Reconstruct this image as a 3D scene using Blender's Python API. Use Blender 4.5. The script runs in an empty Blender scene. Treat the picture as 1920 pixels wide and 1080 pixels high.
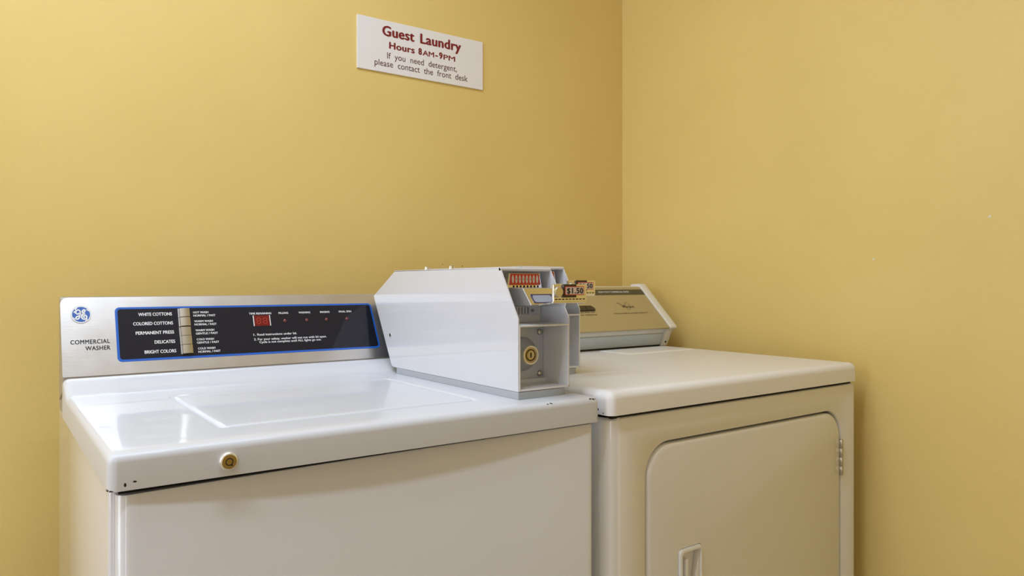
import bpy, bmesh, math, random
from mathutils import Vector, Matrix
from math import sin, cos, pi, radians, sqrt
random.seed(7)
S = bpy.context.scene
COL = S.collection
H = 0.93                      # height of the washer top above the floor

# ------------------------------------------------------------------ camera
cam = bpy.data.cameras.new('camera')
cam.sensor_width = 36.0
cam.lens = 36.0 * 1388.03 / 1920
cam.shift_y = -(540 - 531.29) / 1920
cam.clip_start = 0.02
co = bpy.data.objects.new('camera', cam)
COL.objects.link(co)
co.location = (-0.1051, -0.8674, H + 0.1784)
co.rotation_euler = (pi / 2, 0, -radians(35.558))
S.camera = co

# ------------------------------------------------------------------ world, lamps, exposure
w = bpy.data.worlds.new('world')
S.world = w
w.use_nodes = True
w.node_tree.nodes['Background'].inputs[0].default_value = (0.9, 0.92, 1, 1)
w.node_tree.nodes['Background'].inputs[1].default_value = 0.1


def area(name, loc, rot, sx, sy, power, col):
    l = bpy.data.lights.new(name, 'AREA')
    l.shape = 'RECTANGLE'
    l.size = sx
    l.size_y = sy
    l.energy = power
    l.color = col
    o = bpy.data.objects.new(name, l)
    COL.objects.link(o)
    o.location = loc
    o.rotation_euler = rot
    return o


area('ceiling_fluorescent', (-0.25, -0.33, 2.44), (0, 0, 0), 1.25, 0.07, 12, (0.735, 0.845, 1.0))
area('ceiling_panel', (0.0, 0.12, 2.44), (0, 0, 0), 1.3, 0.3, 11, (0.735, 0.845, 1.0))  # added overhead fill, set back to keep off the front faces
area('side_doorway', (-1.72, 0.0, 1.55), (radians(90), 0, -radians(90)), 0.8, 1.6, 19, (0.80, 0.885, 1.0))  # added fill from the left for the right wall; no opening there
area('hallway_lamp', (-1.2, -2.5, 1.25), (radians(90), 0, -radians(45)), 0.35, 2.1, 10, (0.88, 0.92, 1.0))  # added fill from front left, no real source; lifts fronts and corner highlight

vs = S.view_settings
vs.view_transform = 'Standard'
vs.look = 'None'
vs.gamma = 1
vs.use_curve_mapping = False
vs.exposure = -0.02


# ------------------------------------------------------------------ materials
def lin(c):
    return tuple(((v / 255) / 12.92 if v / 255 <= 0.04045 else ((v / 255 + 0.055) / 1.055) ** 2.4) for v in c) + (1,)


def mat(name, col, rough=0.5, metal=0.0, coat=0.0, coat_r=0.05, bump=None, emis=None, spec=0.5, lab=True):
    m = bpy.data.materials.new(name)
    m.use_nodes = True
    nt = m.node_tree
    b = nt.nodes['Principled BSDF']
    b.inputs['Base Color'].default_value = col if len(col) == 4 else tuple(col) + (1,)
    b.inputs['Roughness'].default_value = rough
    b.inputs['Metallic'].default_value = metal
    b.inputs['Coat Weight'].default_value = coat
    b.inputs['Coat Roughness'].default_value = coat_r
    b.inputs['Specular IOR Level'].default_value = spec
    if emis:
        b.inputs['Emission Color'].default_value = tuple(emis[0]) + (1,)
        b.inputs['Emission Strength'].default_value = emis[1]
    if bump:
        sc, st, dist = bump
        tc = nt.nodes.new('ShaderNodeTexCoord')
        n = nt.nodes.new('ShaderNodeTexNoise')
        n.inputs['Scale'].default_value = sc
        n.inputs['Detail'].default_value = 3
        bp = nt.nodes.new('ShaderNodeBump')
        bp.inputs['Strength'].default_value = st
        bp.inputs['Distance'].default_value = dist
        nt.links.new(tc.outputs['Object'], n.inputs['Vector'])
        nt.links.new(n.outputs['Fac'], bp.inputs['Height'])
        nt.links.new(bp.outputs['Normal'], b.inputs['Normal'])
    return m


def add_chips(m, pts, col=(0.02, 0.018, 0.02, 1), nscale=260):
    """chipped paint: dark spots at given object-space points (x,y,z, rx,ry,rz)"""
    nt = m.node_tree
    b = nt.nodes['Principled BSDF']
    tc = nt.nodes.new('ShaderNodeTexCoord')
    nz = nt.nodes.new('ShaderNodeTexNoise')
    nz.inputs['Scale'].default_value = nscale
    nt.links.new(tc.outputs['Object'], nz.inputs['Vector'])
    prev = None
    for p in pts:
        mp = nt.nodes.new('ShaderNodeMapping')
        mp.vector_type = 'POINT'
        mp.inputs['Scale'].default_value = (1 / p[3], 1 / p[4], 1 / p[5])
        mp.inputs['Location'].default_value = (-p[0] / p[3], -p[1] / p[4], -p[2] / p[5])
        nt.links.new(tc.outputs['Object'], mp.inputs['Vector'])
        ln = nt.nodes.new('ShaderNodeVectorMath')
        ln.operation = 'LENGTH'
        nt.links.new(mp.outputs['Vector'], ln.inputs[0])
        if prev is None:
            prev = ln.outputs['Value']
        else:
            mi = nt.nodes.new('ShaderNodeMath')
            mi.operation = 'MINIMUM'
            nt.links.new(prev, mi.inputs[0])
            nt.links.new(ln.outputs['Value'], mi.inputs[1])
            prev = mi.outputs[0]
    ad = nt.nodes.new('ShaderNodeMath')
    ad.operation = 'MULTIPLY_ADD'
    nt.links.new(nz.outputs['Fac'], ad.inputs[0])
    ad.inputs[1].default_value = 2.4
    ad.inputs[2].default_value = -1.0
    su = nt.nodes.new('ShaderNodeMath')
    su.operation = 'ADD'
    nt.links.new(prev, su.inputs[0])
    nt.links.new(ad.outputs[0], su.inputs[1])
    lt = nt.nodes.new('ShaderNodeMath')
    lt.operation = 'LESS_THAN'
    nt.links.new(su.outputs[0], lt.inputs[0])
    lt.inputs[1].default_value = 0.95
    mx = nt.nodes.new('ShaderNodeMix')
    mx.data_type = 'RGBA'
    nt.links.new(lt.outputs[0], mx.inputs['Factor'])
    src = b.inputs['Base Color']
    if src.is_linked:
        nt.links.new(src.links[0].from_socket, mx.inputs['A'])
    else:
        mx.inputs['A'].default_value = src.default_value
    mx.inputs['B'].default_value = col
    nt.links.new(mx.outputs['Result'], src)
    return m


def wall_mat(name, chips=()):
    m = mat(name, (0.64, 0.46, 0.16), rough=0.42, spec=0.35)
    nt = m.node_tree
    b = nt.nodes['Principled BSDF']
    tc = nt.nodes.new('ShaderNodeTexCoord')
    n = nt.nodes.new('ShaderNodeTexNoise')
    n.inputs['Scale'].default_value = 3.5
    n.inputs['Detail'].default_value = 5
    rp = nt.nodes.new('ShaderNodeValToRGB')
    rp.color_ramp.elements[0].position = 0.3
    rp.color_ramp.elements[0].color = (0.745, 0.556, 0.195, 1)
    rp.color_ramp.elements[1].position = 0.7
    rp.color_ramp.elements[1].color = (0.785, 0.589, 0.217, 1)
    nt.links.new(tc.outputs['Object'], n.inputs['Vector'])
    nt.links.new(n.outputs['Fac'], rp.inputs['Fac'])
    nt.links.new(rp.outputs['Color'], b.inputs['Base Color'])
    n2 = nt.nodes.new('ShaderNodeTexNoise')
    n2.inputs['Scale'].default_value = 170
    n2.inputs['Detail'].default_value = 3
    bp = nt.nodes.new('ShaderNodeBump')
    bp.inputs['Strength'].default_value = 0.16
    bp.inputs['Distance'].default_value = 0.002
    nt.links.new(tc.outputs['Object'], n2.inputs['Vector'])
    nt.links.new(n2.outputs['Fac'], bp.inputs['Height'])
    nt.links.new(bp.outputs['Normal'], b.inputs['Normal'])
    return m


M = {}
M['wall'] = wall_mat('yellow_wall_paint')
M['wall_r'] = wall_mat('yellow_wall_paint_chipped')
M['ceil'] = mat('ceiling_white', (0.8, 0.79, 0.76), 0.8)
M['floor'] = mat('floor_tile', (0.42, 0.36, 0.28), 0.4)
M['white'] = mat('white_enamel', (0.71, 0.72, 0.775), 0.35, coat=1.0, coat_r=0.03)
M['white_top'] = mat('white_enamel_top', (0.67, 0.69, 0.76), 0.35, coat=0.28, coat_r=0.03, spec=0.25)
M['white_case'] = mat('white_painted_steel', (0.67, 0.68, 0.74), 0.3, coat=1.0, coat_r=0.02)
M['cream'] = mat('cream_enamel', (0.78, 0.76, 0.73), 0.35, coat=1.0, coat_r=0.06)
M['cream_top'] = mat('cream_enamel_top', (0.87, 0.86, 0.87), 0.35, coat=0.18, coat_r=0.05, spec=0.2)  # same cream enamel, light falling on the top put into its colour
M['dark'] = mat('dark_gap', (0.01, 0.009, 0.008), 0.8)
M['grey'] = mat('grey_base_paint', (0.40, 0.43, 0.48), 0.4, coat=0.3)
M['kick'] = mat('pale_grey_metal', (0.60, 0.66, 0.69), 0.35, metal=0.1)
M['fascia'] = mat('gold_tan_fascia', (0.50, 0.41, 0.22), 0.38, metal=0.25)
M['strip'] = mat('olive_brown_band', (0.075, 0.062, 0.035), 0.4)
M['blue'] = mat('blue_border', (0.015, 0.12, 0.55), 0.3, coat=0.6)
M['panel'] = mat('black_panel', (0.012, 0.0125, 0.021), 0.3, coat=0.8, coat_r=0.03, spec=0.1)
M['ink_w'] = mat('white_ink', (0.82, 0.82, 0.84), 0.5)
M['ink_k'] = mat('black_ink', (0.03, 0.03, 0.045), 0.5)
M['ink_br'] = mat('brown_ink', (0.07, 0.05, 0.025), 0.5)
M['ink_red'] = mat('dark_red_ink', (0.20, 0.012, 0.014), 0.5)
M['ink_mar'] = mat('maroon_ink', (0.10, 0.022, 0.025), 0.5)
M['sign'] = mat('white_acrylic', (0.82, 0.80, 0.82), 0.3, coat=0.5)
M['chrome'] = mat('chrome', (0.80, 0.79, 0.77), 0.12, metal=1.0)
M['nickel'] = mat('dull_nickel', (0.55, 0.53, 0.47), 0.28, metal=1.0)
M['plate'] = mat('brushed_plate', (0.58, 0.60, 0.63), 0.38, metal=0.5)
M['brass'] = mat('brass_lock_face', (0.50, 0.42, 0.22), 0.25, metal=1.0)
M['button'] = mat('silver_button', (0.78, 0.75, 0.70), 0.2, metal=1.0)
M['red'] = mat('red_plate', (0.62, 0.03, 0.015), 0.35, coat=0.5)
M['ivory'] = mat('ivory_oval', (0.78, 0.70, 0.60), 0.5)
M['led'] = mat('dark_red_lens', (0.13, 0.006, 0.006), 0.15, coat=1.0)
M['disp'] = mat('red_display', (0.16, 0.006, 0.006), 0.25, coat=0.6)
M['seg'] = mat('display_segment', (0.45, 0.04, 0.02), 0.4)
M['stick_r'] = mat('red_sticker_border', (0.55, 0.05, 0.03), 0.5)
M['stick_w'] = mat('pale_pink_sticker', (0.74, 0.60, 0.56), 0.5)
M['mirror'] = mat('blue_grey_window', (0.30, 0.34, 0.46), 0.15, coat=1.0)  # bluish reflection in the chute window, given as a flat colour
M['mirror_rim'] = mat('dark_violet_rim', (0.035, 0.03, 0.09), 0.2, coat=1.0)
M['handle'] = mat('black_brown_block', (0.022, 0.010, 0.008), 0.3, coat=0.5)
M['beige'] = mat('pale_inner_paint', (0.80, 0.79, 0.76), 0.45)
M['white_box'] = mat('white_paint_worn', (0.74, 0.735, 0.745), 0.45, coat=0.3)
M['tagprint'] = mat('tag_print', (0.30, 0.29, 0.27), 0.6)
M['chute'] = mat('dull_cast_metal', (0.52, 0.52, 0.52), 0.42, metal=0.8)
M['brass_soft'] = mat('worn_chrome', (0.74, 0.70, 0.60), 0.35, metal=1.0)
M['cream_pull'] = mat('cream_plastic', (0.80, 0.775, 0.73), 0.4, coat=0.3)
M['rail'] = mat('pale_rail', (0.6, 0.6, 0.6), 0.3, metal=0.6)
M['console_side'] = mat('console_side_grey', (0.42, 0.38, 0.31), 0.4, metal=0.3)
M['grey_brown'] = mat('brown_grey_paint', (0.40, 0.36, 0.28), 0.5)  # shade on the rear cover put into its colour
M['rim'] = mat('pale_lock_rim', (0.86, 0.84, 0.78), 0.3, metal=0.6)
M['emb_blue'] = mat('emblem_blue', (0.03, 0.12, 0.45), 0.35, coat=0.5)
M['emb_w'] = mat('emblem_white', (0.84, 0.84, 0.86), 0.4)

# brushed stainless for the washer console: long horizontal grain, fine scratches
m = mat('stainless', (0.76, 0.75, 0.755), 0.34, metal=1.0)
nt = m.node_tree
b = nt.nodes['Principled BSDF']
tc = nt.nodes.new('ShaderNodeTexCoord')
mp = nt.nodes.new('ShaderNodeMapping')
mp.inputs['Scale'].default_value = (12, 900, 900)
n = nt.nodes.new('ShaderNodeTexNoise')
n.inputs['Scale'].default_value = 1.0
n.inputs['Detail'].default_value = 2
nt.links.new(tc.outputs['Object'], mp.inputs['Vector'])
nt.links.new(mp.outputs['Vector'], n.inputs['Vector'])
bp = nt.nodes.new('ShaderNodeBump')
bp.inputs['Strength'].default_value = 0.05
bp.inputs['Distance'].default_value = 0.001
nt.links.new(n.outputs['Fac'], bp.inputs['Height'])
nt.links.new(bp.outputs['Normal'], b.inputs['Normal'])
n2 = nt.nodes.new('ShaderNodeTexNoise')
n2.inputs['Scale'].default_value = 26
n2.inputs['Detail'].default_value = 6
mr = nt.nodes.new('ShaderNodeMapRange')
mr.inputs['To Min'].default_value = 0.29
mr.inputs['To Max'].default_value = 0.42
nt.links.new(tc.outputs['Object'], n2.inputs['Vector'])
nt.links.new(n2.outputs['Fac'], mr.inputs['Value'])
nt.links.new(mr.outputs['Result'], b.inputs['Roughness'])
M['steel'] = m

add_chips(M['white_top'], [(0.016, 0.0, H - 0.033, .0016, .004, .0022), (0.026, 0.0, H - 0.031, .003, .004, .0012),
                           (0.0, 0.008, H - 0.038, .004, .004, .002), (0.0, 0.002, H - 0.039, .006, .003, .0016),
                           (0.672, 0.001, H - 0.0025, .010, .004, .0022), (0.59, 0.001, H - 0.002, .013, .004, .0012)])
add_chips(M['cream_top'], [(0.0, 0.03, H + .0068 - 0.031, .003, .0025, .0022), (0.0, 0.017, H + .0068 - 0.0355, .003, .0022, .0018),
                           (0.0, 0.036, H + .0068 - 0.036, .003, .003, .0010)])
add_chips(M['wall_r'], [(1.4926, -.235, H + .309, .02, .0045, .004), (1.4926, -.003, H + .232, .02, .003, .002)], col=(0.75, 0.72, 0.62, 1), nscale=150)
add_chips(M['wall'], [(0.917, 0.785, H + .2235, .0022, .02, .0022), (.857, .785, H + .2275, .0015, .02, .0015)], col=(0.25, 0.16, 0.05, 1))


# ------------------------------------------------------------------ mesh helpers
def obj(name, bm, m, parent=None, smooth=None, label=None):
    me = bpy.data.meshes.new(name)
    bmesh.ops.recalc_face_normals(bm, faces=bm.faces[:])
    bm.to_mesh(me)
    bm.free()
    for mm in (m if isinstance(m, (list, tuple)) else [m]):
        me.materials.append(M[mm])
    if smooth is not None:
        for p in me.polygons:
            p.use_smooth = True
        if smooth < 180:
            me.set_sharp_from_angle(angle=radians(smooth))
    o = bpy.data.objects.new(name, me)
    COL.objects.link(o)
    if parent is not None:
        o.parent = parent
    if label:
        o['label'] = label
    return o


def thing(name, label, cat, loc, rz=0, group=None):
    o = bpy.data.objects.new(name, None)
    COL.objects.link(o)
    o.empty_display_size = 0.1
    o.location = loc
    o.rotation_euler = (0, 0, rz)
    o['label'] = label
    o['category'] = cat
    if group:
        o['group'] = group
    return o


def structure(name, bm, m):
    o = obj(name, bm, m)
    o['kind'] = 'structure'
    return o


def NB():
    return bmesh.new()


def box(bm, x0, x1, y0, y1, z0, z1, bev=0, seg=2):
    r = bmesh.ops.create_cube(bm, size=1)
    vs_ = r['verts']
    for v in vs_:
        v.co = Vector((x0 + (v.co.x + .5) * (x1 - x0), y0 + (v.co.y + .5) * (y1 - y0), z0 + (v.co.z + .5) * (z1 - z0)))
    if bev:
        es = list({e for v in vs_ for e in v.link_edges})
        bmesh.ops.bevel(bm, geom=es, offset=bev, segments=seg, affect='EDGES', profile=0.5)


def prism(bm, pts, x0, x1, bev=0, axis='x', seg=2):
    """polygon pts swept along an axis. axis x: pts are (y,z); axis z: pts are (x,y); axis y: pts are (x,z)"""
    def mk(p, t):
        return {'x': (t, p[0], p[1]), 'y': (p[0], t, p[1]), 'z': (p[0], p[1], t)}[axis]
    a = [bm.verts.new(mk(p, x0)) for p in pts]
    c = [bm.verts.new(mk(p, x1)) for p in pts]
    n_ = len(pts)
    fs = [bm.faces.new(a), bm.faces.new(list(reversed(c)))]
    for i in range(n_):
        fs.append(bm.faces.new((a[i], c[i], c[(i + 1) % n_], a[(i + 1) % n_])))
    if bev:
        es = list({e for f in fs for e in f.edges})
        bmesh.ops.bevel(bm, geom=es, offset=bev, segments=seg, affect='EDGES', profile=0.5, clamp_overlap=True)


def lathe(bm, prof, c, axis='y', n_=40):
    """prof: list of (r, t); revolved about an axis through c"""
    rings = []
    for r, t in prof:
        ring = []
        for k in range(n_):
            a = 2 * pi * k / n_
            if axis == 'y':
                p = (c[0] + r * cos(a), c[1] + t, c[2] + r * sin(a))
            elif axis == 'z':
                p = (c[0] + r * cos(a), c[1] + r * sin(a), c[2] + t)
            else:
                p = (c[0] + t, c[1] + r * cos(a), c[2] + r * sin(a))
            ring.append(bm.verts.new(p))
        rings.append(ring)
    for i in range(len(rings) - 1):
        for k in range(n_):
            bm.faces.new((rings[i][k], rings[i][(k + 1) % n_], rings[i + 1][(k + 1) % n_], rings[i + 1][k]))
    for ring in (rings[0], rings[-1]):
        bm.faces.new(ring)


def rrect(x0, x1, z0, z1, r, n_=8, rs=None):
    """rounded rectangle outline, counter-clockwise from right side"""
    rs = rs or (r, r, r, r)          # tr, tl, bl, br
    out = []
    for (cx, cz, a0, rr) in ((x1, z1, 0, rs[0]), (x0, z1, 90, rs[1]), (x0, z0, 180, rs[2]), (x1, z0, 270, rs[3])):
        sx = -1 if a0 in (0, 270) else 1
        sz = -1 if a0 in (0, 90) else 1
        for k in range(n_ + 1):
            a = radians(a0 + 90 * k / n_)
            out.append((cx + sx * rr + rr * cos(a), cz + sz * rr + rr * sin(a)))
    return out


def loops_surface(bm, loops, close_last=True, close_first=False):
    R = [[bm.verts.new(p) for p in L] for L in loops]
    n_ = len(R[0])
    for i in range(len(R) - 1):
        for k in range(n_):
            try:
                bm.faces.new((R[i][k], R[i][(k + 1) % n_], R[i + 1][(k + 1) % n_], R[i + 1][k]))
            except ValueError:
                pass
    if close_last:
        bm.faces.new(R[-1])
    if close_first:
        bm.faces.new(R[0])
    return R


def sdf_rr(x, y, x0, x1, y0, y1, r):
    cx, cy, hx, hy = (x0 + x1) / 2, (y0 + y1) / 2, (x1 - x0) / 2 - r, (y1 - y0) / 2 - r
    dx, dy = abs(x - cx) - hx, abs(y - cy) - hy
    return sqrt(max(dx, 0) ** 2 + max(dy, 0) ** 2) + min(max(dx, dy), 0) - r


def sst(a, b_, x):
    t = min(1, max(0, (x - a) / (b_ - a)))
    return t * t * (3 - 2 * t)


def lines(a, b_, dense, coarse=0.03):
    L = set()
    x = a
    while x < b_ - 1e-6:
        L.add(round(x, 5))
        x += coarse
    L.add(round(b_, 5))
    for c0, c1, st in dense:
        x = c0
        while x <= c1 + 1e-6:
            if a <= x <= b_:
                L.add(round(x, 5))
            x += st
    return sorted(L)


def top_shell(W, D, zt, zb, R, zfun, xl, yl, lid=None, side_end=None):
    """pressed-steel top with rounded front and side edges; cells inside lid() go to a second mesh"""
    bm, bl = NB(), NB()
    vm, vl = {}, {}

    def pos(x, y):
        a = max(R - x, x - (W - R), 0)
        c = max(R - y, 0)
        m_ = max(a, c)
        nx, ny = x, y
        if a > 0 and c > 0:
            L = sqrt(a * a + c * c)
            sx = -1 if x < W / 2 else 1
            bx = R if x < W / 2 else W - R
            nx, ny = bx + sx * a / L * m_, R - c / L * m_
        z = zt + zfun(nx, ny)
        if m_ > 0:
            th = m_ / R * pi / 2           # even arc spacing
            k = (sin(th) * R) / m_
            z -= R - R * cos(th)
            if a > 0:
                bx = R if x < W / 2 else W - R
                nx = bx + (nx - bx) * k
            if c > 0:
                ny = R + (ny - R) * k
        return (nx, ny, z)

    def gv(d, b2, i, j):
        if (i, j) not in d:
            d[(i, j)] = b2.verts.new(pos(xl[i], yl[j]))
        return d[(i, j)]
    nx, ny = len(xl), len(yl)
    for i in range(nx - 1):
        for j in range(ny - 1):
            cx, cy = (xl[i] + xl[i + 1]) / 2, (yl[j] + yl[j + 1]) / 2
            b2, d = (bl, vl) if lid and lid(cx, cy) else (bm, vm)
            b2.faces.new([gv(d, b2, *q) for q in ((i, j), (i + 1, j), (i + 1, j + 1), (i, j + 1))])
    # skirts
    ring = [(0, j) for j in range(ny - 1, -1, -1)] + [(i, 0) for i in range(1, nx)] + [(nx - 1, j) for j in range(1, ny)]
    low, low2 = [], []
    for q in ring:
        v = vm[q]
        low.append(bm.verts.new((v.co.x, v.co.y, zb)))
    cx = W / 2
    for q, v in zip(ring, low):
        s = 0.004
        low2.append(bm.verts.new((v.co.x + (s if v.co.x < cx else -s), v.co.y + s, zb + 0.001)))
    for k in range(len(ring) - 1):
        bm.faces.new((vm[ring[k]], vm[ring[k + 1]], low[k + 1], low[k]))
        bm.faces.new((low[k], low[k + 1], low2[k + 1], low2[k]))
    return bm, bl


# ------------------------------------------------------------------ lettering
_dg = None


def text_raw(s, bold=0.0, space=1.0):
    cu = bpy.data.curves.new('t', 'FONT')
    cu.body = s
    cu.size = 1.0
    cu.offset = bold
    cu.space_character = space
    cu.resolution_u = 3
    o = bpy.data.objects.new('t', cu)
    COL.objects.link(o)
    bpy.context.view_layer.update()
    dg = bpy.context.evaluated_depsgraph_get()
    me = bpy.data.meshes.new_from_object(o.evaluated_get(dg))
    vs_ = [tuple(v.co) for v in me.vertices]
    fs = [tuple(p.vertices) for p in me.polygons]
    bpy.data.objects.remove(o)
    bpy.data.curves.remove(cu)
    bpy.data.meshes.remove(me)
    return vs_, fs


_cap = {}


def put_text(bm, s, fr, x0, x1, base, cap, bold=0.0, space=1.0, lift=0.0004):
    """fr = (origin, xdir, updir, normal); stretched to run x0..x1 with the given cap height"""
    v, f = text_raw(s, 0.0, space)
    if 0 not in _cap:
        q = text_raw('H', 0.0)[0]
        _cap[0] = (min(p[1] for p in q), max(p[1] for p in q))
    c0, c1 = _cap[0]
    xs = [p[0] for p in v]
    a, b_ = min(xs), max(xs)
    O, X, U, N = [Vector(q) for q in fr]
    g = cap * bold * 1.6                              # heavier strokes: the same outline laid down a few times
    sh = [(0, 0)] if bold <= 0 else [(-g, 0), (g, 0), (0, g * .5), (0, -g * .5), (0, 0)]
    for q_, (gx, gy) in enumerate(sh):
        vv = []
        for p in v:
            u = x0 + g + (p[0] - a) / (b_ - a) * (x1 - x0 - 2 * g) + gx
            t = base + (p[1] - c0) / (c1 - c0) * cap + gy
            vv.append(bm.verts.new(O + X * u + U * t + N * (lift + q_ * 4e-6)))
        for q in f:
            try:
                bm.faces.new([vv[i] for i in q])
            except ValueError:
                pass


def flat_poly(bm, pts, fr, lift):
    O, X, U, N = [Vector(q) for q in fr]
    bm.faces.new([bm.verts.new(O + X * p[0] + U * p[1] + N * lift) for p in pts])


def slab(bm, pts, fr, t0, t1, bev=0):
    """outline pts in a frame, thickened along the frame's normal"""
    O, X, U, N = [Vector(q) for q in fr]
    a = [bm.verts.new(O + X * p[0] + U * p[1] + N * t0) for p in pts]
    c = [bm.verts.new(O + X * p[0] + U * p[1] + N * t1) for p in pts]
    n_ = len(pts)
    bm.faces.new(a)
    top = bm.faces.new(list(reversed(c)))
    for i in range(n_):
        bm.faces.new((a[i], c[i], c[(i + 1) % n_], a[(i + 1) % n_]))
    if bev:
        bmesh.ops.bevel(bm, geom=list(top.edges), offset=bev, segments=2, affect='EDGES', profile=0.5)


def ribbon(bm, pts, fr, wd, lift, closed=False):
    """pen stroke of width wd (number or list) through pts"""
    O, X, U, N = [Vector(q) for q in fr]
    n_ = len(pts)
    ps = []
    if n_ > 2:                                     # catmull-rom smoothing
        for i in range(n_ if closed else n_ - 1):
            g = lambda k: pts[k % n_] if closed else pts[min(max(k, 0), n_ - 1)]
            p0, p1, p2, p3 = g(i - 1), g(i), g(i + 1), g(i + 2)
            for k in range(6):
                t = k / 6
                ps.append(tuple(0.5 * (2 * p1[d] + (p2[d] - p0[d]) * t + (2 * p0[d] - 5 * p1[d] + 4 * p2[d] - p3[d]) * t * t + (3 * p1[d] - p0[d] - 3 * p2[d] + p3[d]) * t ** 3) for d in (0, 1)))
        if not closed:
            ps.append(pts[-1])
    else:
        ps = list(pts)
    L, R_ = [], []
    m_ = len(ps)
    for i in range(m_):
        a = ps[(i - 1) % m_] if closed or i > 0 else ps[i]
        c = ps[(i + 1) % m_] if closed or i < m_ - 1 else ps[i]
        dx, dy = c[0] - a[0], c[1] - a[1]
        l = sqrt(dx * dx + dy * dy) or 1
        ww = wd if not callable(wd) else wd(i / max(1, m_ - 1))
        px, py = -dy / l * ww / 2, dx / l * ww / 2
        L.append(bm.verts.new(O + X * (ps[i][0] + px) + U * (ps[i][1] + py) + N * lift))
        R_.append(bm.verts.new(O + X * (ps[i][0] - px) + U * (ps[i][1] - py) + N * lift))
    for i in range(m_ if closed else m_ - 1):
        j = (i + 1) % m_
        bm.faces.new((L[i], L[j], R_[j], R_[i]))


# ------------------------------------------------------------------ the room
XL, XR, YB, YF, ZC = -1.75, 1.4926, 0.785, -2.7, 2.46
T = 0.1
bm = NB(); box(bm, XL - T, XR + T, YB, YB + T, 0, ZC); structure('wall_back', bm, 'wall')
bm = NB(); box(bm, XR, XR + T, YF, YB, 0, ZC); structure('wall_right', bm, 'wall_r')
bm = NB(); box(bm, XL - T, XL, YF, YB, 0, ZC); structure('wall_left', bm, 'wall')
bm = NB(); box(bm, XL - T, XR + T, YF - T, YF, 0, ZC); structure('wall_front', bm, 'wall')
bm = NB(); box(bm, XL - T, XR + T, YF - T, YB + T, -T, 0); structure('floor', bm, 'floor')
bm = NB(); box(bm, XL - T, XR + T, YF - T, YB + T, ZC, ZC + T); structure('ceiling', bm, 'ceil')

# ------------------------------------------------------------------ wall sign
SX0, SX1, SZ0, SZ1 = 0.6201, 0.9774, H + 0.6927, H + 0.8200
sg = thing('wall_sign', 'white guest laundry sign with dark red lettering on the yellow back wall', 'sign', ((SX0 + SX1) / 2, YB, SZ0))
fr = ((-(SX0 + SX1) / 2, -0.0045, H - SZ0), (1, 0, 0), (0, 0, 1), (0, -1, 0))
bm = NB(); box(bm, -(SX1 - SX0) / 2, (SX1 - SX0) / 2, -0.0045, 0, 0, SZ1 - SZ0, 0.0006)
obj('sign_plate', bm, 'sign', sg)
bm = NB(); put_text(bm, 'Guest', fr, 0.6848, 0.7731, 0.7825, 0.0236, 0.040, 1.05); put_text(bm, 'Laundry', fr, 0.7889, 0.9095, 0.7825, 0.0236, 0.040, 1.05)
obj('lettering', bm, 'ink_red', sg, label='bold dark red heading')
bm = NB()
put_text(bm, 'Hours', fr, 0.7031, 0.7737, 0.7533, 0.0157, 0.042, 1.05); put_text(bm, '8', fr, 0.7838, 0.7940, 0.7533, 0.0157, 0.042)
put_text(bm, 'AM', fr, 0.7960, 0.8290, 0.7533, 0.0124, 0.026); put_text(bm, '-', fr, 0.8320, 0.8402, 0.7533, 0.0157, 0.042)
put_text(bm, '9', fr, 0.8432, 0.8539, 0.7533, 0.0157, 0.042); put_text(bm, 'PM', fr, 0.8564, 0.8914, 0.7533, 0.0124, 0.026)
obj('lettering', bm, 'ink_red', sg, label='bold dark red opening hours')
bm = NB(); put_text(bm, 'If  you  need  detergent,', fr, 0.6980, 0.8965, 0.7277, 0.0147, -0.004); put_text(bm, 'please  contact  the  front  desk', fr, 0.6648, 0.9292, 0.7074, 0.0150, -0.004)
obj('lettering', bm, 'ink_mar', sg, label='thin maroon lines about detergent')


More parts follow.
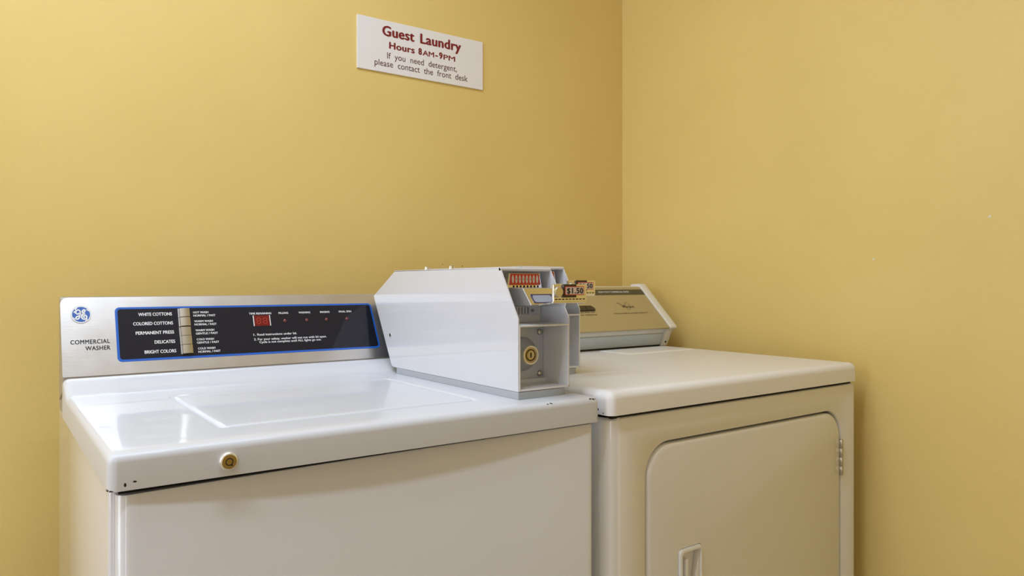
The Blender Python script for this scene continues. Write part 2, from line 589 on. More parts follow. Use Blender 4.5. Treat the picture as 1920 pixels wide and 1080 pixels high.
# ------------------------------------------------------------------ the coin box on each machine
def coin_box(parent, ox, oy, oz, back, bracket, bolts=True):
    """ox: left side, oy: shift along depth, oz: surface it stands on. back: rear outline of the cover"""
    Wb = 0.102
    def P(pts):
        return [(y + oy, z + oz) for y, z in pts]
    front = [(.0476, .012), (.0476, .123), (.0962, .2023)]
    prof = front + back
    bm = NB()
    prism(bm, P(prof), ox, ox + .002)
    prism(bm, P(prof), ox + Wb - .002, ox + Wb)
    yb = back[0][0]
    box(bm, ox, ox + Wb, oy + .0962, oy + yb, oz + .2015, oz + .2038, .0006)
    # rolled hem along the front of the hood
    lathe(bm, [(.0026, 0.0), (.0030, .001), (.0030, Wb - .001), (.0026, Wb)], (ox, oy + .0972, oz + .2010), 'x', 14)
    cover = obj('coin_box', bm, 'white_case', parent, label='white steel coin box with a slanted front')
    # wedge at the rear that bolts the cover to the console
    bm = NB(); prism(bm, P(bracket), ox + .0006, ox + .003, .0006); prism(bm, P(bracket), ox + Wb - .003, ox + Wb - .0006, .0006)
    b0, b1 = bracket[0], bracket[1]
    prism(bm, P([b0, b1, (b1[0] - .004, b1[1] - .003), (b0[0], b0[1] - .004)]), ox + .001, ox + Wb - .001)
    obj('mounting_bracket', bm, 'white_case', cover)
    bm = NB(); lathe(bm, [(.0032, -.0012), (.0034, 0), (.0034, .002)], (ox, oy + .4835 + (back[0][0] - .465), oz + .0748), 'x', 16)
    obj('screw', bm, 'nickel', cover)
    # grey plinth
    pl = [(ox, oy + .0476), (ox + .070, oy + .0476)] + [(ox + .070 + .032 * sin(a), oy + .0616 - .014 * cos(a)) for a in [pi / 16 * k for k in range(1, 9)]] + [(ox + Wb, oy + back[-1][0] - .008), (ox, oy + back[-1][0] - .008)]
    bm = NB(); prism(bm, pl, oz, oz + .0115, .0008, 'z')
    obj('base_plinth', bm, 'grey', cover)
    # open lock compartment
    x0, x1, y0, y1, z0, z1 = ox + .002, ox + Wb - .0005, oy + .0470, oy + .116, oz + .0122, oz + .1138
    bm = NB()
    box(bm, x1 - .0028, x1, y0, y1, z0, z1, .0008)
    box(bm, x0, x0 + .0022, y0, y1, z0, z1, .0006)
    box(bm, x0, x1, y0, y1, z0, z0 + .003, .0008)
    box(bm, x0, x1, y0 - .0002, y1, z1 - .003, z1, .0008)
    box(bm, x0 + .002, x1 - .002, y1 - .002, y1, z0, z1)
    box(bm, x0 + .002, x1 - .002, y1 - .010, y1 - .001, z0 + .001, z0 + .009, .0006)
    obj('lock_compartment', bm, 'white_box', cover)
    yp = oy + .112
    bm = NB(); box(bm, ox + .004, ox + .0975, yp, yp + .002, oz + .0200, oz + .1070)
    obj('lock_plate', bm, 'plate', cover)
    cx, cz = ox + .051, oz + .0630
    bm = NB(); lathe(bm, [(.0275, 0), (.0275, -.008), (.0262, -.0105), (.0175, -.018), (.0162, -.020)], (cx, yp, cz), 'y', 48)
    obj('lock_collar', bm, 'plate', cover, smooth=35)
    bm = NB(); lathe(bm, [(.0160, -.018), (.0158, -.0285), (.0150, -.0298), (.0126, -.0298), (.0118, -.0285), (.0118, -.0280)], (cx, yp, cz), 'y', 48)
    obj('lock_barrel', bm, 'rim', cover, smooth=35)
    bm = NB(); lathe(bm, [(.0118, -.0276), (.0115, -.0284), (.0090, -.0286)], (cx, yp, cz), 'y', 40)
    lk = obj('lock_face', bm, 'brass', cover, smooth=35)
    bm = NB(); lathe(bm, [(.0066, -.0280), (.0064, -.0291), (.0050, -.0292)], (cx, yp, cz), 'y', 32)
    obj('key_plug', bm, 'nickel', cover, smooth=40)
    kf = ((cx, yp - .0293, cz), (1, 0, 0), (0, 0, 1), (0, -1, 0))
    bm = NB(); slab(bm, [(p[0], p[1]) for p in rrect(-.0012, .0012, -.0042, .0042, .0011)], kf, 0, .0002)
    ribbon(bm, [(.0088 * cos(a), .0088 * sin(a)) for a in [2 * pi * k / 24 for k in range(24)]], ((cx, yp - .0287, cz), (1, 0, 0), (0, 0, 1), (0, -1, 0)), .0016, .0001, True)
    obj('keyway', bm, 'dark', cover)
    for zz in (.0975, .0285):
        bm = NB(); lathe(bm, [(.0055, 0), (.0055, -.0012), (.0048, -.0032), (.0030, -.0045), (.0008, -.0050)], (ox + .0905, yp, oz + zz), 'y', 24)
        obj('bolt', bm, 'nickel', cover, smooth=50)
    # upper recess
    yu = oy + .122
    bm = NB(); box(bm, ox + .002, ox + Wb - .002, yu, yu + .002, oz + .1136, oz + .2015)
    obj('back_panel', bm, 'beige', cover)
    fr_b = ((ox, yu, oz), (1, 0, 0), (0, 0, 1), (0, -1, 0))
    for cols in ((.0215, .0262, .0309), (.0925, .0962)):
        bm = NB()
        for cxn, r_ in [(c_, q_) for c_ in cols for q_ in range(6)]:
            box(bm, ox + cxn, ox + cxn + .0030, yu - .0006, yu, oz + .1880 - r_ * .0042, oz + .1908 - r_ * .0042)
        obj('vent_grid', bm, 'dark', cover)
    bm = NB(); box(bm, ox + .004, ox + .096, yu - .0012, yu, oz + .1260, oz + .1400)
    lb = obj('instruction_tag', bm, 'plate', cover)
    bm = NB()
    for k in range(11):
        box(bm, ox + .010 + k * .0062, ox + .0126 + k * .0062, yu - .0016, yu - .0012, oz + .1275, oz + .1385)
    lathe(bm, [(.0024, -.002), (.0024, 0)], (ox + .083, yu - .0012, oz + .133), 'y', 12)
    obj('tag_printing', bm, 'tagprint', cover)
    # coin chute
    bm = NB()
    prism(bm, P([(.122, .1720), (.0664, .1708), (.0442, .1449), (.046, .1435), (.122, .1400)]), ox + .0224, ox + .0790, .0012)
    ch = obj('coin_chute', bm, 'chute', cover)
    A, B = Vector((0, .0664, .1708)), Vector((0, .0442, .1449))
    up = (A - B).normalized()
    nrm = Vector((0, -up.z, up.y))
    fr_c = ((ox, B.y + oy, B.z + oz), (1, 0, 0), up, nrm)
    Ls = (A - B).length
    bm = NB(); slab(bm, rrect(.0232, .0785, .0010, Ls - .001, .002), fr_c, 0, .0006)
    obj('chute_face', bm, 'chrome', cover)
    bm = NB(); slab(bm, rrect(.0290, .0745, .0028, Ls * .62, .003), fr_c, .0005, .0010)
    obj('window_rim', bm, 'mirror_rim', cover)
    bm = NB(); slab(bm, rrect(.0320, .0690, .0045, Ls * .54, .004), fr_c, .0010, .0013)
    obj('chute_window', bm, 'mirror', cover)
    # red plate with eight ivory slots above eight coin slots
    B2, A2 = Vector((0, .1060, .1757)), Vector((0, .1066, .1940))
    up2 = (A2 - B2).normalized()
    n2_ = Vector((0, -up2.z, up2.y))
    fr_r = ((ox, B2.y + oy, B2.z + oz), (1, 0, 0), up2, n2_)
    L2 = (A2 - B2).length
    bm = NB(); slab(bm, [(.0195, -.008), (.0920, -.008), (.0870, L2 + .001), (.0245, L2 + .001)], fr_r, -.010, 0, .0006)
    obj('slot_block', bm, 'chrome', cover)
    bm = NB(); slab(bm, [(.0240, .0010), (.0250, 0), (.0865, 0), (.0875, .0010), (.0848, L2 - .001), (.0838, L2), (.0277, L2), (.0267, L2 - .001)], fr_r, 0, .0012)
    red = obj('slot_plate', bm, 'red', cover, label='red plate with eight pale ovals')
    bm = NB(); bd = NB(); bt = NB()
    for k in range(8):
        c = .0310 + k * .00705
        slab(bm, [(c + .0021 * cos(a), L2 * .52 + L2 * .37 * sin(a)) for a in [2 * pi * q / 20 for q in range(20)]], fr_r, .0012, .0016)
        slab(bd, rrect(c + .0008, c + .0038, -.0068, -.0006, .0006, 3), fr_r, 0.0, .0004)
        if 0 < k < 7:
            put_text(bt, '25', fr_r, c - .0014, c + .0014, L2 * .52 - .0016, .0032, .0, lift=.0018)
    obj('slot_oval', bm, 'ivory', cover)
    obj('coin_slot', bd, 'dark', cover)
    obj('lettering', bt, 'ink_k', cover)
    # pulled-out coin slide
    bm = NB(); prism(bm, P([(.115, .1405), (.115, .1425), (.046, .1440), (.001, .1500), (-.004, .1505), (-.004, .1485), (.046, .1418)]), ox + .0262, ox + .0918, .0005)
    box(bm, ox + .0262, ox + .0918, oy - .0060, oy - .0010, oz + .1500, oz + .1770, .0012)
    sl = obj('coin_slide', bm, 'chrome', cover, label='chrome coin slide pulled out of the box')
    fr_s = ((ox, oy - .0060, oz), (1, 0, 0), (0, 0, 1), (0, -1, 0))
    bm = NB(); box(bm, ox + .0430, ox + .0685, oy - .0095, oy - .0055, oz + .1570, oz + .1772, .001)
    obj('slide_grip', bm, 'handle', cover)  # dark block on the slide's front plate
    bm = NB(); lathe(bm, [(.0085, 0), (.0085, -.003), (.0070, -.0045)], (ox + .0345, oy - .0055, oz + .1655), 'y', 28)
    obj('slide_stud', bm, 'brass_soft', cover, smooth=40)
    bm = NB()
    for k in range(9):
        slab(bm, rrect(.0290 + k * .0068, .0335 + k * .0068, .1537, .1552, .0004, 2), fr_s, 0, .0003)
    obj('slide_slot', bm, 'dark', cover)
    fr_t = ((ox, oy - .0096, oz), (1, 0, 0), (0, 0, 1), (0, -1, 0))
    bm = NB(); slab(bm, rrect(.0455, .0830, .1606, .1738, .0016), fr_t, -.0012, .0004)
    st = obj('price_sticker', bm, 'stick_r', cover, label='red bordered sticker priced in black')
    bm = NB(); slab(bm, rrect(.0466, .0819, .1617, .1727, .0012), fr_t, .0004, .0006)
    obj('sticker_face', bm, 'stick_w', cover)
    bm = NB(); put_text(bm, '$1.50', fr_t, .0482, .0808, .1632, .0080, .045, 1.1, lift=.0009)
    obj('lettering', bm, 'ink_k', cover, label='bold black price')
    # bolts on the cover's top
    for yy in (.4236, .3292):
        if bolts:
            bm = NB()
            lathe(bm, [(.0085, 0), (.0085, .002), (.0062, .0022), (.0062, .0068), (.0050, .0078), (.001, .0078)], (ox + .05, oy + yy, oz + .2038), 'z', 20)
            obj('cover_bolt', bm, 'chrome', cover, smooth=40)
    return cover



# ------------------------------------------------------------------ washer
Ww, Dw = 0.686, 0.638
ws = thing('washing_machine', 'white commercial washer with a steel and black control panel, left of the dryer', 'washing machine', (0, 0, 0))
# cabinet: folded sides and back
bm = NB()
box(bm, 0.003, Ww - 0.003, 0.018, 0.641, 0.0, H - 0.0400, 0.006, 3)
obj('cabinet', bm, 'white', ws, smooth=40)
bm = NB()
def bow(x):
    return 0.0030 + 0.0065 * sin(pi * min(1, max(0, x / Ww)))
plan = [(0.009 + .012 - .012 * cos(a), bow(.015) + .012 - .012 * sin(a)) for a in [pi / 2 * k / 6 for k in range(7)]]
plan = [(0.009, 0.03)] + plan + [(x, bow(x)) for x in [.03 + (Ww - .06) * k / 24 for k in range(25)]] + [(Ww - .009 - .012 + .012 * sin(a), bow(.015) + .012 - .012 * cos(a)) for a in [pi / 2 * k / 6 for k in range(7)]] + [(Ww - .009, 0.03)]
top = lambda p: H - .0455 + .0042 * p[0] / Ww
rows = [[bm.verts.new((p[0], p[1], 0.02)) for p in plan], [bm.verts.new((p[0], p[1], top(p) - .0015)) for p in plan], [bm.verts.new((p[0], p[1] + .0012, top(p))) for p in plan], [bm.verts.new((p[0], max(.022, p[1] + .004), top(p))) for p in plan]]
for r0, r1 in zip(rows, rows[1:]):
    for k in range(len(plan) - 1):
        bm.faces.new((r0[k], r0[k + 1], r1[k + 1], r1[k]))
obj('front_panel', bm, 'white', ws, smooth=50)
bm = NB(); box(bm, 0.012, Ww - 0.012, 0.0145, 0.03, H - 0.0468, H - 0.039)
obj('gap_liner', bm, 'dark', ws)  # black strip painting the shade in the gap under the top
LX0, LX1, LY0, LY1 = 0.131, 0.516, 0.080, 0.404


def zf(x, y):
    z = 0.0225 * sst(0.466, 0.535, y)
    d = -sdf_rr(x, y, LX0, LX1, LY0, LY1, 0.014)
    fade = 1 - 0.85 * sst(LY1 - .03, LY1, y)
    z += (-0.0042 * sst(0, .005, d) * sst(0, .0035, .0115 - d) + 0.0006 * sst(.008, .02, d)) * fade
    return z


xl = lines(0, Ww, [(0, .010, .002), (Ww - .010, Ww, .002), (LX0 - .001, LX0 + .020, .001), (LX1 - .020, LX1 + .001, .001)], .03)
yl = lines(0, 0.5375, [(0, .010, .002), (LY0 - .001, LY0 + .020, .001), (LY1 - .022, LY1 + .002, .002), (.46, .5375, .005)], .03)
bm, bl = top_shell(Ww, 0.5375, H, H - 0.0393, 0.010, zf, xl, yl, lid=lambda x, y: sdf_rr(x, y, LX0, LX1, LY0, LY1, 0.014) < 0)
obj('top_panel', bm, 'white_top', ws, smooth=60)
obj('lid', bl, 'white_top', ws, smooth=60)
# rear cover beside and behind the console
bm = NB(); prism(bm, [(.5075, H - .040), (.5075, H - .012), (.636, H - .012), (.641, H - .018), (.641, H - .040)], .0035, Ww - .0035, .001)
obj('rear_cover', bm, 'grey_brown', ws)
# barrel lock on the front edge
lc = (0.1203, -0.0002, H - .0222)
bm = NB(); lathe(bm, [(.0105, 0), (.0105, -.003), (.0098, -.0048), (.0084, -.0058), (.0078, -.0058)], lc, 'y', 40)
lk = obj('lid_lock', bm, 'rim', ws, smooth=40)
bm = NB(); lathe(bm, [(.0080, -.005), (.0080, -.0061), (.0046, -.0062)], lc, 'y', 36)
obj('lock_face', bm, 'brass', lk, smooth=40)
fl = ((lc[0], lc[1] - .0062, lc[2]), (1, 0, 0), (0, 0, 1), (0, -1, 0))
bm = NB(); ribbon(bm, [(.0038 * cos(a), .0038 * sin(a)) for a in [2 * pi * k / 20 for k in range(20)]], fl, .0011, .0001, True)
slab(bm, [(.0018, -.0042), (.0032, -.0030), (.0040, -.0042), (.0026, -.0052)], fl, 0, .0002)
obj('keyway', bm, 'dark', lk)

# console
y0c, z0c, y1c, z1c = .5363, .0239, .5898, .1542
bm = NB()
prism(bm, [(y0c + .002, H + z0c - .02), (y0c + .002, H + z0c), (y1c + .0015, H + z1c), (y1c + .006, H + z1c + .002), (.604, H + z1c - .002), (.607, H + z1c - .008), (.607, H - .02)], 0.0005, Ww - .0005, .0015)
cs = obj('console', bm, 'console_side', ws)
up = Vector((0, y1c - y0c, z1c - z0c)); LC = up.length; up.normalize()
nc = Vector((0, -up.z, up.y))
fc = ((0, y0c, H + z0c), (1, 0, 0), up, nc)
bm = NB(); slab(bm, rrect(.0004, Ww - .0004, 0.0012, LC, .012, 8, (.012, .012, .001, .001)), fc, -.002, 0.0, .0006)
obj('steel_plate', bm, 'steel', cs)
pp = [(x, z) for x, z in rrect(.0812, .5625, .0222, .1215, .008)]
pp = [(x + (.0055 if x > .3 else 0) * (1 - (z - .0222) / .0993), z) for x, z in pp]
bm = NB(); slab(bm, pp, fc, 0, .0005)
obj('panel_border', bm, 'blue', cs, label='blue outline of the control panel')
pi_ = [(x, z) for x, z in rrect(.0852, .5590, .0262, .1178, .005)]
pi_ = [(x + (.0050 if x > .3 else 0) * (1 - (z - .0262) / .0916), z) for x, z in pi_]
bm = NB(); slab(bm, pi_, fc, .0005, .0008)
cp = obj('control_panel', bm, 'panel', cs, label='glossy black control panel')
LF = .0011
bm = NB()
for s_, a, b_, z in (('WHITE COTTONS', .1175, .1725, .1043), ('COLORED COTTONS', .1085, .1730, .0870), ('PERMANENT PRESS', .1115, .1735, .0697), ('DELICATES', .1405, .1740, .0521), ('BRIGHT COLORS', .1235, .1745, .0345)):
    put_text(bm, s_, fc, a, b_, z, .0058, .020, lift=LF)
obj('cycle_lettering', bm, 'ink_w', cs, label='white fabric names left of the buttons')
bm = NB()
for l1, l2, x, z in (('HOT WASH', 'NORMAL / FAST', .2085, .1070), ('WARM WASH', 'NORMAL / FAST', .2090, .0897), ('WARM WASH', 'GENTLE / FAST', .2097, .0722), ('COLD WASH', 'GENTLE / FAST', .2103, .0548), ('COLD WASH', 'NORMAL / FAST', .2110, .0374)):
    put_text(bm, l1, fc, x, x + (.0265 if l1[0] == 'H' else .0325 if l1[0] == 'W' else .0300), z, .0038, .020, lift=LF)
    put_text(bm, l2, fc, x, x + .0385, z - .0062, .0038, .020, lift=LF)
obj('wash_lettering', bm, 'ink_w', cs, label='white wash names right of the buttons')
for s_, a, b_ in (('TIME REMAINING', .3085, .3508), ('FILLING', .3650, .3840), ('WASHING', .4050, .4285), ('RINSING', .4490, .4690), ('FINAL SPIN', .4890, .5160)):
    bm = NB(); put_text(bm, s_, fc, a, b_, .1020, .0038, .020, lift=LF)
    obj('status_lettering', bm, 'ink_w', cs)
bm = NB()
for s_, a, b_, z in (('1.', .3120, .3165, .0592), ('Read instructions under lid.', .3192, .3955, .0592), ('2.', .3120, .3168, .0499), ('For your safety, washer will not run with lid open.', .3192, .4550, .0499), ('Cycle is not complete until ALL lights go out.', .3214, .4432, .0440)):
    put_text(bm, s_, fc, a, b_, z, .0042, .018, lift=LF)
obj('instruction_lettering', bm, 'ink_w', cs, label='white instruction lines on the black panel')
bm = NB(); put_text(bm, 'COMMERCIAL', fc, .0130, .0713, .0573, .0072, .022, 1.1); put_text(bm, 'WASHER', fc, .0344, .0715, .0456, .0072, .022, 1.1)
obj('title_lettering', bm, 'ink_k', cs, label='dark title on the steel beside the panel')
# five push buttons: a bevelled key with a side rail
for k in range(5):
    zt_, zb_ = .1160 - k * .01735, .1160 - (k + 1) * .01735 + .0008
    h = (.0070, .0070, .0045, .0060, .0070)[k]
    bm = NB()
    arc = [(.1850, .0006)] + [(.1850 + .0165 * q / 10, h * (.62 + .38 * sin(pi * (.12 + .62 * q / 10)))) for q in range(11)] + [(.2015, .0006)]
    slab(bm, arc, (fc[0], fc[1], fc[3], fc[2]), zb_, zt_ - .0004)
    bt_ = obj('push_button', bm, 'button', cs, smooth=35)
    bm = NB()
    slab(bm, [(.1822, zb_), (.1846, zb_), (.1846, zt_), (.1822, zt_)], fc, .0008, .0030 if k != 2 else .0012)
    obj('button_rail', bm, 'rail', bt_)
# display and lamps
bm = NB(); slab(bm, [(.3160, .0785), (.3462, .0785), (.3462, .1000), (.3160, .1000)], fc, .0008, .0014)
dp = obj('time_display', bm, 'disp', cs, label='dark red two digit display')
bm = NB()
for cx in (.3250, .3372):
    for (a, b_) in (((-.0028, .0055), (.0028, .0055)), ((-.0028, 0), (.0028, 0)), ((-.0028, -.0055), (.0028, -.0055)), ((-.0034, .0008), (-.0034, .0050)), ((.0034, .0008), (.0034, .0050)), ((-.0034, -.0050), (-.0034, -.0008)), ((.0034, -.0050), (.0034, -.0008))):
        ribbon(bm, [(cx + a[0], .0888 + a[1]), (cx + b_[0], .0888 + b_[1])], fc, .0012, .0017)
obj('display_segment', bm, 'seg', dp)
for x in (.3155, .3467):
    bm = NB()
    slab(bm, [(x - .0007, .0785), (x + .0007, .0785), (x + .0007, .1000), (x - .0007, .1000)], fc, .0008, .0018)
    obj('display_edge', bm, 'ink_w', dp)
for x in (.3757, .4196, .4605, .5040):
    c = Vector((x, y0c, H + z0c)) + up * .0880 + nc * .0008
    bm = NB()
    q = nc.to_track_quat('Z', 'Y').to_matrix()
    rr = []
    for r_, t_ in ((.0036, 0), (.0034, .0010), (.0024, .0022), (.0010, .0027)):
        rr.append([tuple(c + q @ Vector((r_ * cos(2 * pi * j / 16), r_ * sin(2 * pi * j / 16), t_))) for j in range(16)])
    loops_surface(bm, rr)
    obj('indicator_light', bm, 'led', cs, smooth=60)
# round emblem
ec = (.0303, .1097); ea, eb = .0150, .0154
bm = NB(); slab(bm, [(ec[0] + ea * cos(a), ec[1] + eb * sin(a)) for a in [2 * pi * k / 40 for k in range(40)]], fc, 0, .0008)
em = obj('emblem', bm, 'emb_w', cs, label='round blue and white maker emblem')
bm = NB()
ribbon(bm, [(ec[0] + ea * cos(a), ec[1] + eb * sin(a)) for a in [2 * pi * k / 40 for k in range(40)]], fc, .0006, .0009, True)
obj('emblem_rim', bm, 'plate', em)
bm = NB(); flat_poly(bm, [(ec[0] + .0132 * cos(a), ec[1] + .0136 * sin(a)) for a in [2 * pi * k / 40 for k in range(40)]], fc, .0010)
obj('emblem_disc', bm, 'emb_blue', em)
bm = NB()
k = .0132


def E_(pts):
    return [(ec[0] + x * k, ec[1] + y * k) for x, y in pts]


sw = .0021
ribbon(bm, E_([(-.10, .42), (-.28, .62), (-.52, .50), (-.58, .22), (-.40, .05), (-.16, .18), (-.06, .42), (-.10, .10), (-.18, -.30), (-.34, -.62), (-.56, -.60), (-.54, -.36), (-.25, -.18), (.02, .02)]), fc, sw, .0013)
ribbon(bm, E_([(-.62, .42), (-.78, .34), (-.66, .22)]), fc, sw * .8, .0013)
ribbon(bm, E_([(.10, .12), (.36, .30), (.44, .54), (.30, .62), (.16, .44), (.22, .16), (.42, .06), (.16, -.04), (.04, -.36), (.18, -.62), (.46, -.64), (.62, -.40), (.52, -.16), (.30, -.20), (.28, -.38), (.40, -.42)]), fc, sw, .0013)
for a0 in (40, 130, 220, 310):
    a = radians(a0)
    ribbon(bm, E_([(.99 * cos(a - .25), .99 * sin(a - .25)), (.94 * cos(a), .94 * sin(a)), (.82 * cos(a + .12), .82 * sin(a + .12))]), fc, sw * .7, .0013)
obj('emblem_script', bm, 'emb_w', em)

coin_box(ws, .5606, 0, H, [(.465, .2030), (.465, .0120)], [(.465, .2030), (.5636, .1519), (.4805, .0150), (.4745, .0120), (.465, .0118)])

# ------------------------------------------------------------------ dryer
Td = H + .0068
Wd, Dd = .737, .55
dr = thing('clothes_dryer', 'cream commercial dryer with a gold tan console in the room corner', 'dryer', (.7005, -.0080, 0), .014)
bm = NB()
R = .026
x0, x1, yf, yb, zt, zb = 0.003, Wd - .0005, .006, .655, Td - .0445, 0.0
DX0, DX1, DZ0, DZ1 = .0895, .6775, Td - .62, Td - .1000
# front sheet with a rounded opening for the door, folded round both sides
op = rrect(DX0 - .0058, DX1 + .0050, DZ0 - .0030, DZ1 + .0064, .056, 10)
cxo, czo = (DX0 + DX1) / 2, (DZ0 + DZ1) / 2
ex0, ex1, ez0, ez1 = x0 + R, x1 - .006, zb, zt - .004


bo = [bm.verts.new((p[0], yf, p[1])) for p in ((ex0, ez0), (ex1, ez0), (ex1, ez1), (ex0, ez1))]
bi = [bm.verts.new((p[0], yf, p[1])) for p in op]
es = [bm.edges.new((bo[k], bo[(k + 1) % 4])) for k in range(4)] + [bm.edges.new((bi[k], bi[(k + 1) % len(bi)])) for k in range(len(bi))]
bmesh.ops.triangle_fill(bm, use_beauty=True, use_dissolve=False, edges=es, normal=(0, -1, 0))
L_in = [(p[0], yf, p[1]) for p in op]
def shrink(pts, d, y):
    return [(cxo + (p[0] - cxo) * (1 - d / abs(DX1 - DX0) * 2), y, czo + (p[1] - czo) * (1 - d / abs(DZ1 - DZ0) * 2)) for p in pts]
loops_surface(bm, [L_in, shrink(op, .0006, yf + .0004), shrink(op, .0016, yf + .0018), shrink(op, .0020, yf + .005), shrink(op, .0020, yf + .022)], close_last=False)
# top roll and side folds
for xa, xb in ((ex0, ex1),):
    prev = None
    for k in range(6):
        a = pi / 2 * k / 5
        row = [bm.verts.new((xa, yf + .004 - .004 * cos(a), ez1 + .004 * sin(a))), bm.verts.new((xb, yf + .004 - .004 * cos(a), ez1 + .004 * sin(a)))]
        if prev:
            bm.faces.new((prev[0], prev[1], row[1], row[0]))
        prev = row
    row = [bm.verts.new((xa, yf + .03, zt)), bm.verts.new((xb, yf + .03, zt))]
    bm.faces.new((prev[0], prev[1], row[1], row[0]))
def side(x_edge, sgn, rr):
    pl = [(x_edge + sgn * rr * sin(a), yf + rr - rr * cos(a)) for a in [pi / 2 * k / 8 for k in range(9)]] + [(x_edge + sgn * rr, yb)]
    lo = [bm.verts.new((p[0], p[1], zb)) for p in pl]
    hi = [bm.verts.new((p[0], p[1], zt - .004)) for p in pl]
    tp = [bm.verts.new((p[0] - sgn * .003, p[1] + (.003 if i < 8 else 0), zt)) for i, p in enumerate(pl)]
    for i in range(len(pl) - 1):
        bm.faces.new((lo[i], lo[i + 1], hi[i + 1], hi[i]))
        bm.faces.new((hi[i], hi[i + 1], tp[i + 1], tp[i]))
side(ex0, -1, R)
side(ex1, 1, .006)
v = [bm.verts.new(p) for p in ((x0, yb, zb), (x1, yb, zb), (x1, yb, zt), (x0, yb, zt))]
bm.faces.new(v)
v = [bm.verts.new(p) for p in ((x0 + .004, yf + .01, zt - .001), (x1 - .004, yf + .01, zt - .001), (x1 - .004, yb, zt - .001), (x0 + .004, yb, zt - .001))]
bm.faces.new(v)
bmesh.ops.remove_doubles(bm, verts=bm.verts[:], dist=.00005)
obj('cabinet', bm, 'cream', dr, smooth=40)
bm = NB(); box(bm, .012, Wd - .012, .010, .60, Td - .0455, Td - .036)
obj('gap_liner', bm, 'dark', dr)  # black filler for the shaded gap below the dryer top
bm = NB(); box(bm, DX0 - .02, DX1 + .02, yf + .021, yf + .03, DZ0 - .02, DZ1 + .02)
obj('door_gasket', bm, 'dark', dr)  # dark sheet behind the door, stands for the shadow in its groove
# door with a recessed finger pull
HX0, HX1, HZ0, HZ1 = .1665, .2225, Td - .430, Td - .2880
dl = rrect(DX0, DX1, DZ0, DZ1, .052, 10)
hl = rrect(HX0 - .003, HX1 + .003, HZ0 - .003, HZ1 + .003, .009, 10)
bm = NB()
def insd(pts, d, y):
    cx_, cz_ = (DX0 + DX1) / 2, (DZ0 + DZ1) / 2
    return [(p[0] - (d if p[0] > cx_ else -d), y, p[1] - (d if p[1] > cz_ else -d)) for p in pts]
lp = [[(p[0], yf + .018, p[1]) for p in dl], [(p[0], yf + .0045, p[1]) for p in dl], insd(dl, .0012, yf + .0022), insd(dl, .0038, yf + .0002), insd(dl, .0080, yf - .0014), [(p[0], yf - .0014, p[1]) for p in hl], [(p[0], yf + .003, p[1]) for p in hl]]
loops_surface(bm, lp, close_last=False)
door = obj('door', bm, 'cream', dr, smooth=40)
hc = ((HX0 + HX1) / 2, (HZ0 + HZ1) / 2)
def hr(d, y, r):
    return [(p[0], y, p[1]) for p in rrect(HX0 + d, HX1 - d, HZ0 + d, HZ1 - d, r, 10)]
bm = NB()
yd = yf - .0014
loops_surface(bm, [hr(-.0022, yd + .004, .008), hr(-.0022, yd + .0002, .008), hr(-.0012, yd - .0040, .0075), hr(.0006, yd - .0052, .007), hr(.0034, yd - .0050, .006), hr(.0050, yd - .0020, .005), hr(.0060, yd + .010, .004)])
hd = obj('handle', bm, 'cream_pull', door, smooth=40, label='cream plastic finger pull')
bm = NB()
# upright grip ridge, and the slanted inner wall right of the pit
box(bm, HX0 + .013, HX0 + .0205, yd - .0035, yd + .010, HZ0 + .006, HZ1 - .016, .002)
prism(bm, [(HX1 - .006, HZ1 - .010), (HX1 - .006, HZ0 + .006), (HX1 - .026, HZ0 + .006)], yd - .0022, yd + .0095, .0008, 'y')
obj('grip_ridge', bm, 'cream_pull', hd, smooth=40)
# hinge
bm = NB()
for k in range(4):
    za = Td - .1600 - k * .0192
    lathe(bm, [(.0036, 0), (.0040, -.0008), (.0040, -.0172), (.0036, -.0180)], (DX1 + .0012, yf - .0022, za), 'z', 18)
for k in range(3):
    za = Td - .1602 - .0180 - k * .0192
    lathe(bm, [(.0030, 0), (.0030, -.0012)], (DX1 + .0012, yf - .0022, za), 'z', 12)
box(bm, DX1 - .0055, DX1 + .0008, yf - .0012, yf + .002, Td - .2368, Td - .1600)
obj('hinge', bm, 'nickel', door, smooth=40)


# top
def zd(x, y):
    d = -sdf_rr(x, y, .467, .703, .420, .528, .004)
    return .0022 * sst(0, .006, d)


xl = lines(0, Wd, [(0, .014, .002), (Wd - .014, Wd, .002), (.465, .479, .002), (.691, .705, .002)], .03)
yl = lines(0, Dd, [(0, .014, .002), (.418, .432, .002), (.516, .530, .002)], .03)
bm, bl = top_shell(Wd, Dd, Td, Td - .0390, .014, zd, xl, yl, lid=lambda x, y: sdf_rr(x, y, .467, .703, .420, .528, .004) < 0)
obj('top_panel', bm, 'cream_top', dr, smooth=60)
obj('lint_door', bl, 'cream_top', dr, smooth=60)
# console
def PD(pts):
    return [(y, z + Td) for y, z in pts]
N0, N1 = (.512, .0535), (.6235, .1610)
bm = NB()
prism(bm, PD([(.551, -.012), (.551, .001), (.533, .044), (.516, .0500), (N0[0] + .002, N0[1] - .001), (N1[0] + .002, N1[1] - .001), (.632, .1635), (.660, .1600), (.662, -.04), (.56, -.04)]), 0.004, Wd - .022, .0015)
dc = obj('console', bm, 'cream_pull', dr)
bm = NB(); prism(bm, PD([(.5495, .0045), (.5360, .0350), (.5335, .0345), (.5470, .0040)]), .006, Wd - .026)
obj('kick_panel', bm, 'kick', dc, label='pale grey metal strip under the console')
bm = NB(); box(bm, .004, Wd - .024, .5465, .552, Td - .002, Td + .0042)
obj('base_seam', bm, 'dark', dc)
upd = Vector((0, N1[0] - N0[0], N1[1] - N0[1])); LD = upd.length; upd.normalize()
nd = Vector((0, -upd.z, upd.y))
fd = ((0, N0[0], Td + N0[1]), (1, 0, 0), upd, nd)
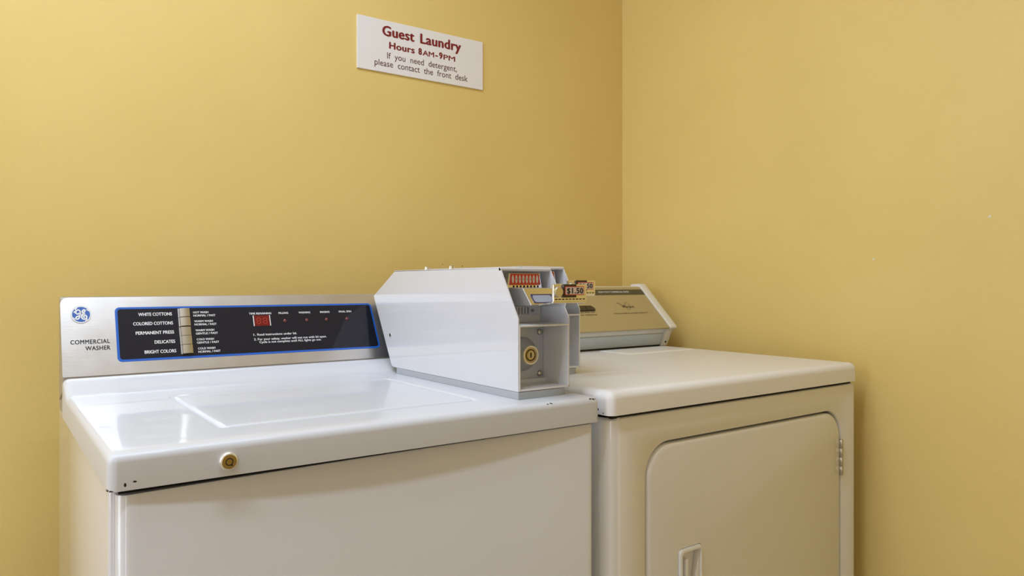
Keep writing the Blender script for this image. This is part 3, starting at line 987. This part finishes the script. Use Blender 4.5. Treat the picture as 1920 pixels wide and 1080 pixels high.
bm = NB(); slab(bm, rrect(.006, .7120, -.003, LD, .001, 2), fd, -.004, .0012, .0005)
obj('fascia', bm, 'fascia', dc, label='gold tan console face')
bm = NB(); slab(bm, rrect(.010, .7110, .1235, .1440, .0008, 2), fd, .0012, .0015)
obj('title_band', bm, 'strip', dc, label='dark band along the top of the console face')
bm = NB(); put_text(bm, 'HEAVY DUTY COMMERCIAL DRYER', fd, .5400, .6550, .1315, .0060, .012, lift=.0019)
obj('lettering', bm, 'ink_w', dc, label='small white title on the dark band')
bm = NB()
put_text(bm, 'WORLD LEADER IN LAUNDRY PRODUCTS', fd, .5430, .6690, .0525, .0040, .006, lift=.0017)
# script logo with a tall thin ring through it
lx, lz = .5770, .0800
sc_ = 1.0
put_text(bm, 'Whirlpool', fd, .5900, .6330, .0745, .0085, .004, lift=.0017)
ribbon(bm, [(lx, .0920), (lx + .006, .0925), (lx + .012, .0880), (lx + .018, .0770), (lx + .0215, .0865), (lx + .026, .0760)], fd, .0013, .0018)
ribbon(bm, [(.6115 + .0080 * cos(a) + .0035 * sin(a), .0812 + .0140 * sin(a)) for a in [2 * pi * k / 24 for k in range(24)]], fd, .0008, .0019, True)
obj('logo_lettering', bm, 'ink_br', dc, label='dark script mark and slogan')
bm = NB()
put_text(bm, 'HIGH   MEDIUM   LOW', fd, .4300, .4780, .0595, .0036, .006, lift=.0017)
put_text(bm, 'DRY TEMPERATURE', fd, .4270, .4820, .0510, .0040, .006, lift=.0017)
obj('lettering', bm, 'ink_br', dc, label='small dark printing on the console face')
bm = NB(); slab(bm, [(.4050, .0650), (.4820, .0650), (.4880, .0705), (.4880, .0775), (.4800, .0855), (.4050, .0855)], fd, .0012, .0026, .0004)
rk = obj('switch_bezel', bm, 'handle', dc)
for k in range(3):
    bm = NB(); slab(bm, [(.4080 + k * .0245, .0680), (.4310 + k * .0245, .0680), (.4310 + k * .0245, .0825), (.4080 + k * .0245, .0825)], fd, .0026, .0044, .0006)
    obj('rocker_switch', bm, 'handle', rk)
# white end caps
cap = PD([(.5420, .0005), (.5250, .0430), (.5080, .0500), (.5065, .0530), (.5085, .0570), (.6235, .1690), (.6280, .1705), (.6550, .1690), (.6640, .1600), (.6640, -.03), (.556, -.03), (.5555, .0005)])
for xa, xb in ((Wd - .0250, Wd - .0005), (.0005, .010)):
    bm = NB(); prism(bm, cap, xa, xb, .0015, seg=3)
    ec_ = obj('end_cap', bm, 'cream_pull', dc, smooth=40)
bm = NB(); lathe(bm, [(.0026, .0005), (.0026, -.0010), (.0010, -.0014)], (Wd - .012, .5375, Td + .0115), 'y', 14)
obj('screw', bm, 'dark', dc)

coin_box(dr, .0195, .1614, Td, [(.4520, .2030), (.3480, .0990), (.338, .0600), (.338, .0120)], [(.4520, .2030), (.4560, .1990), (.3560, .0990), (.3480, .0990)], False)
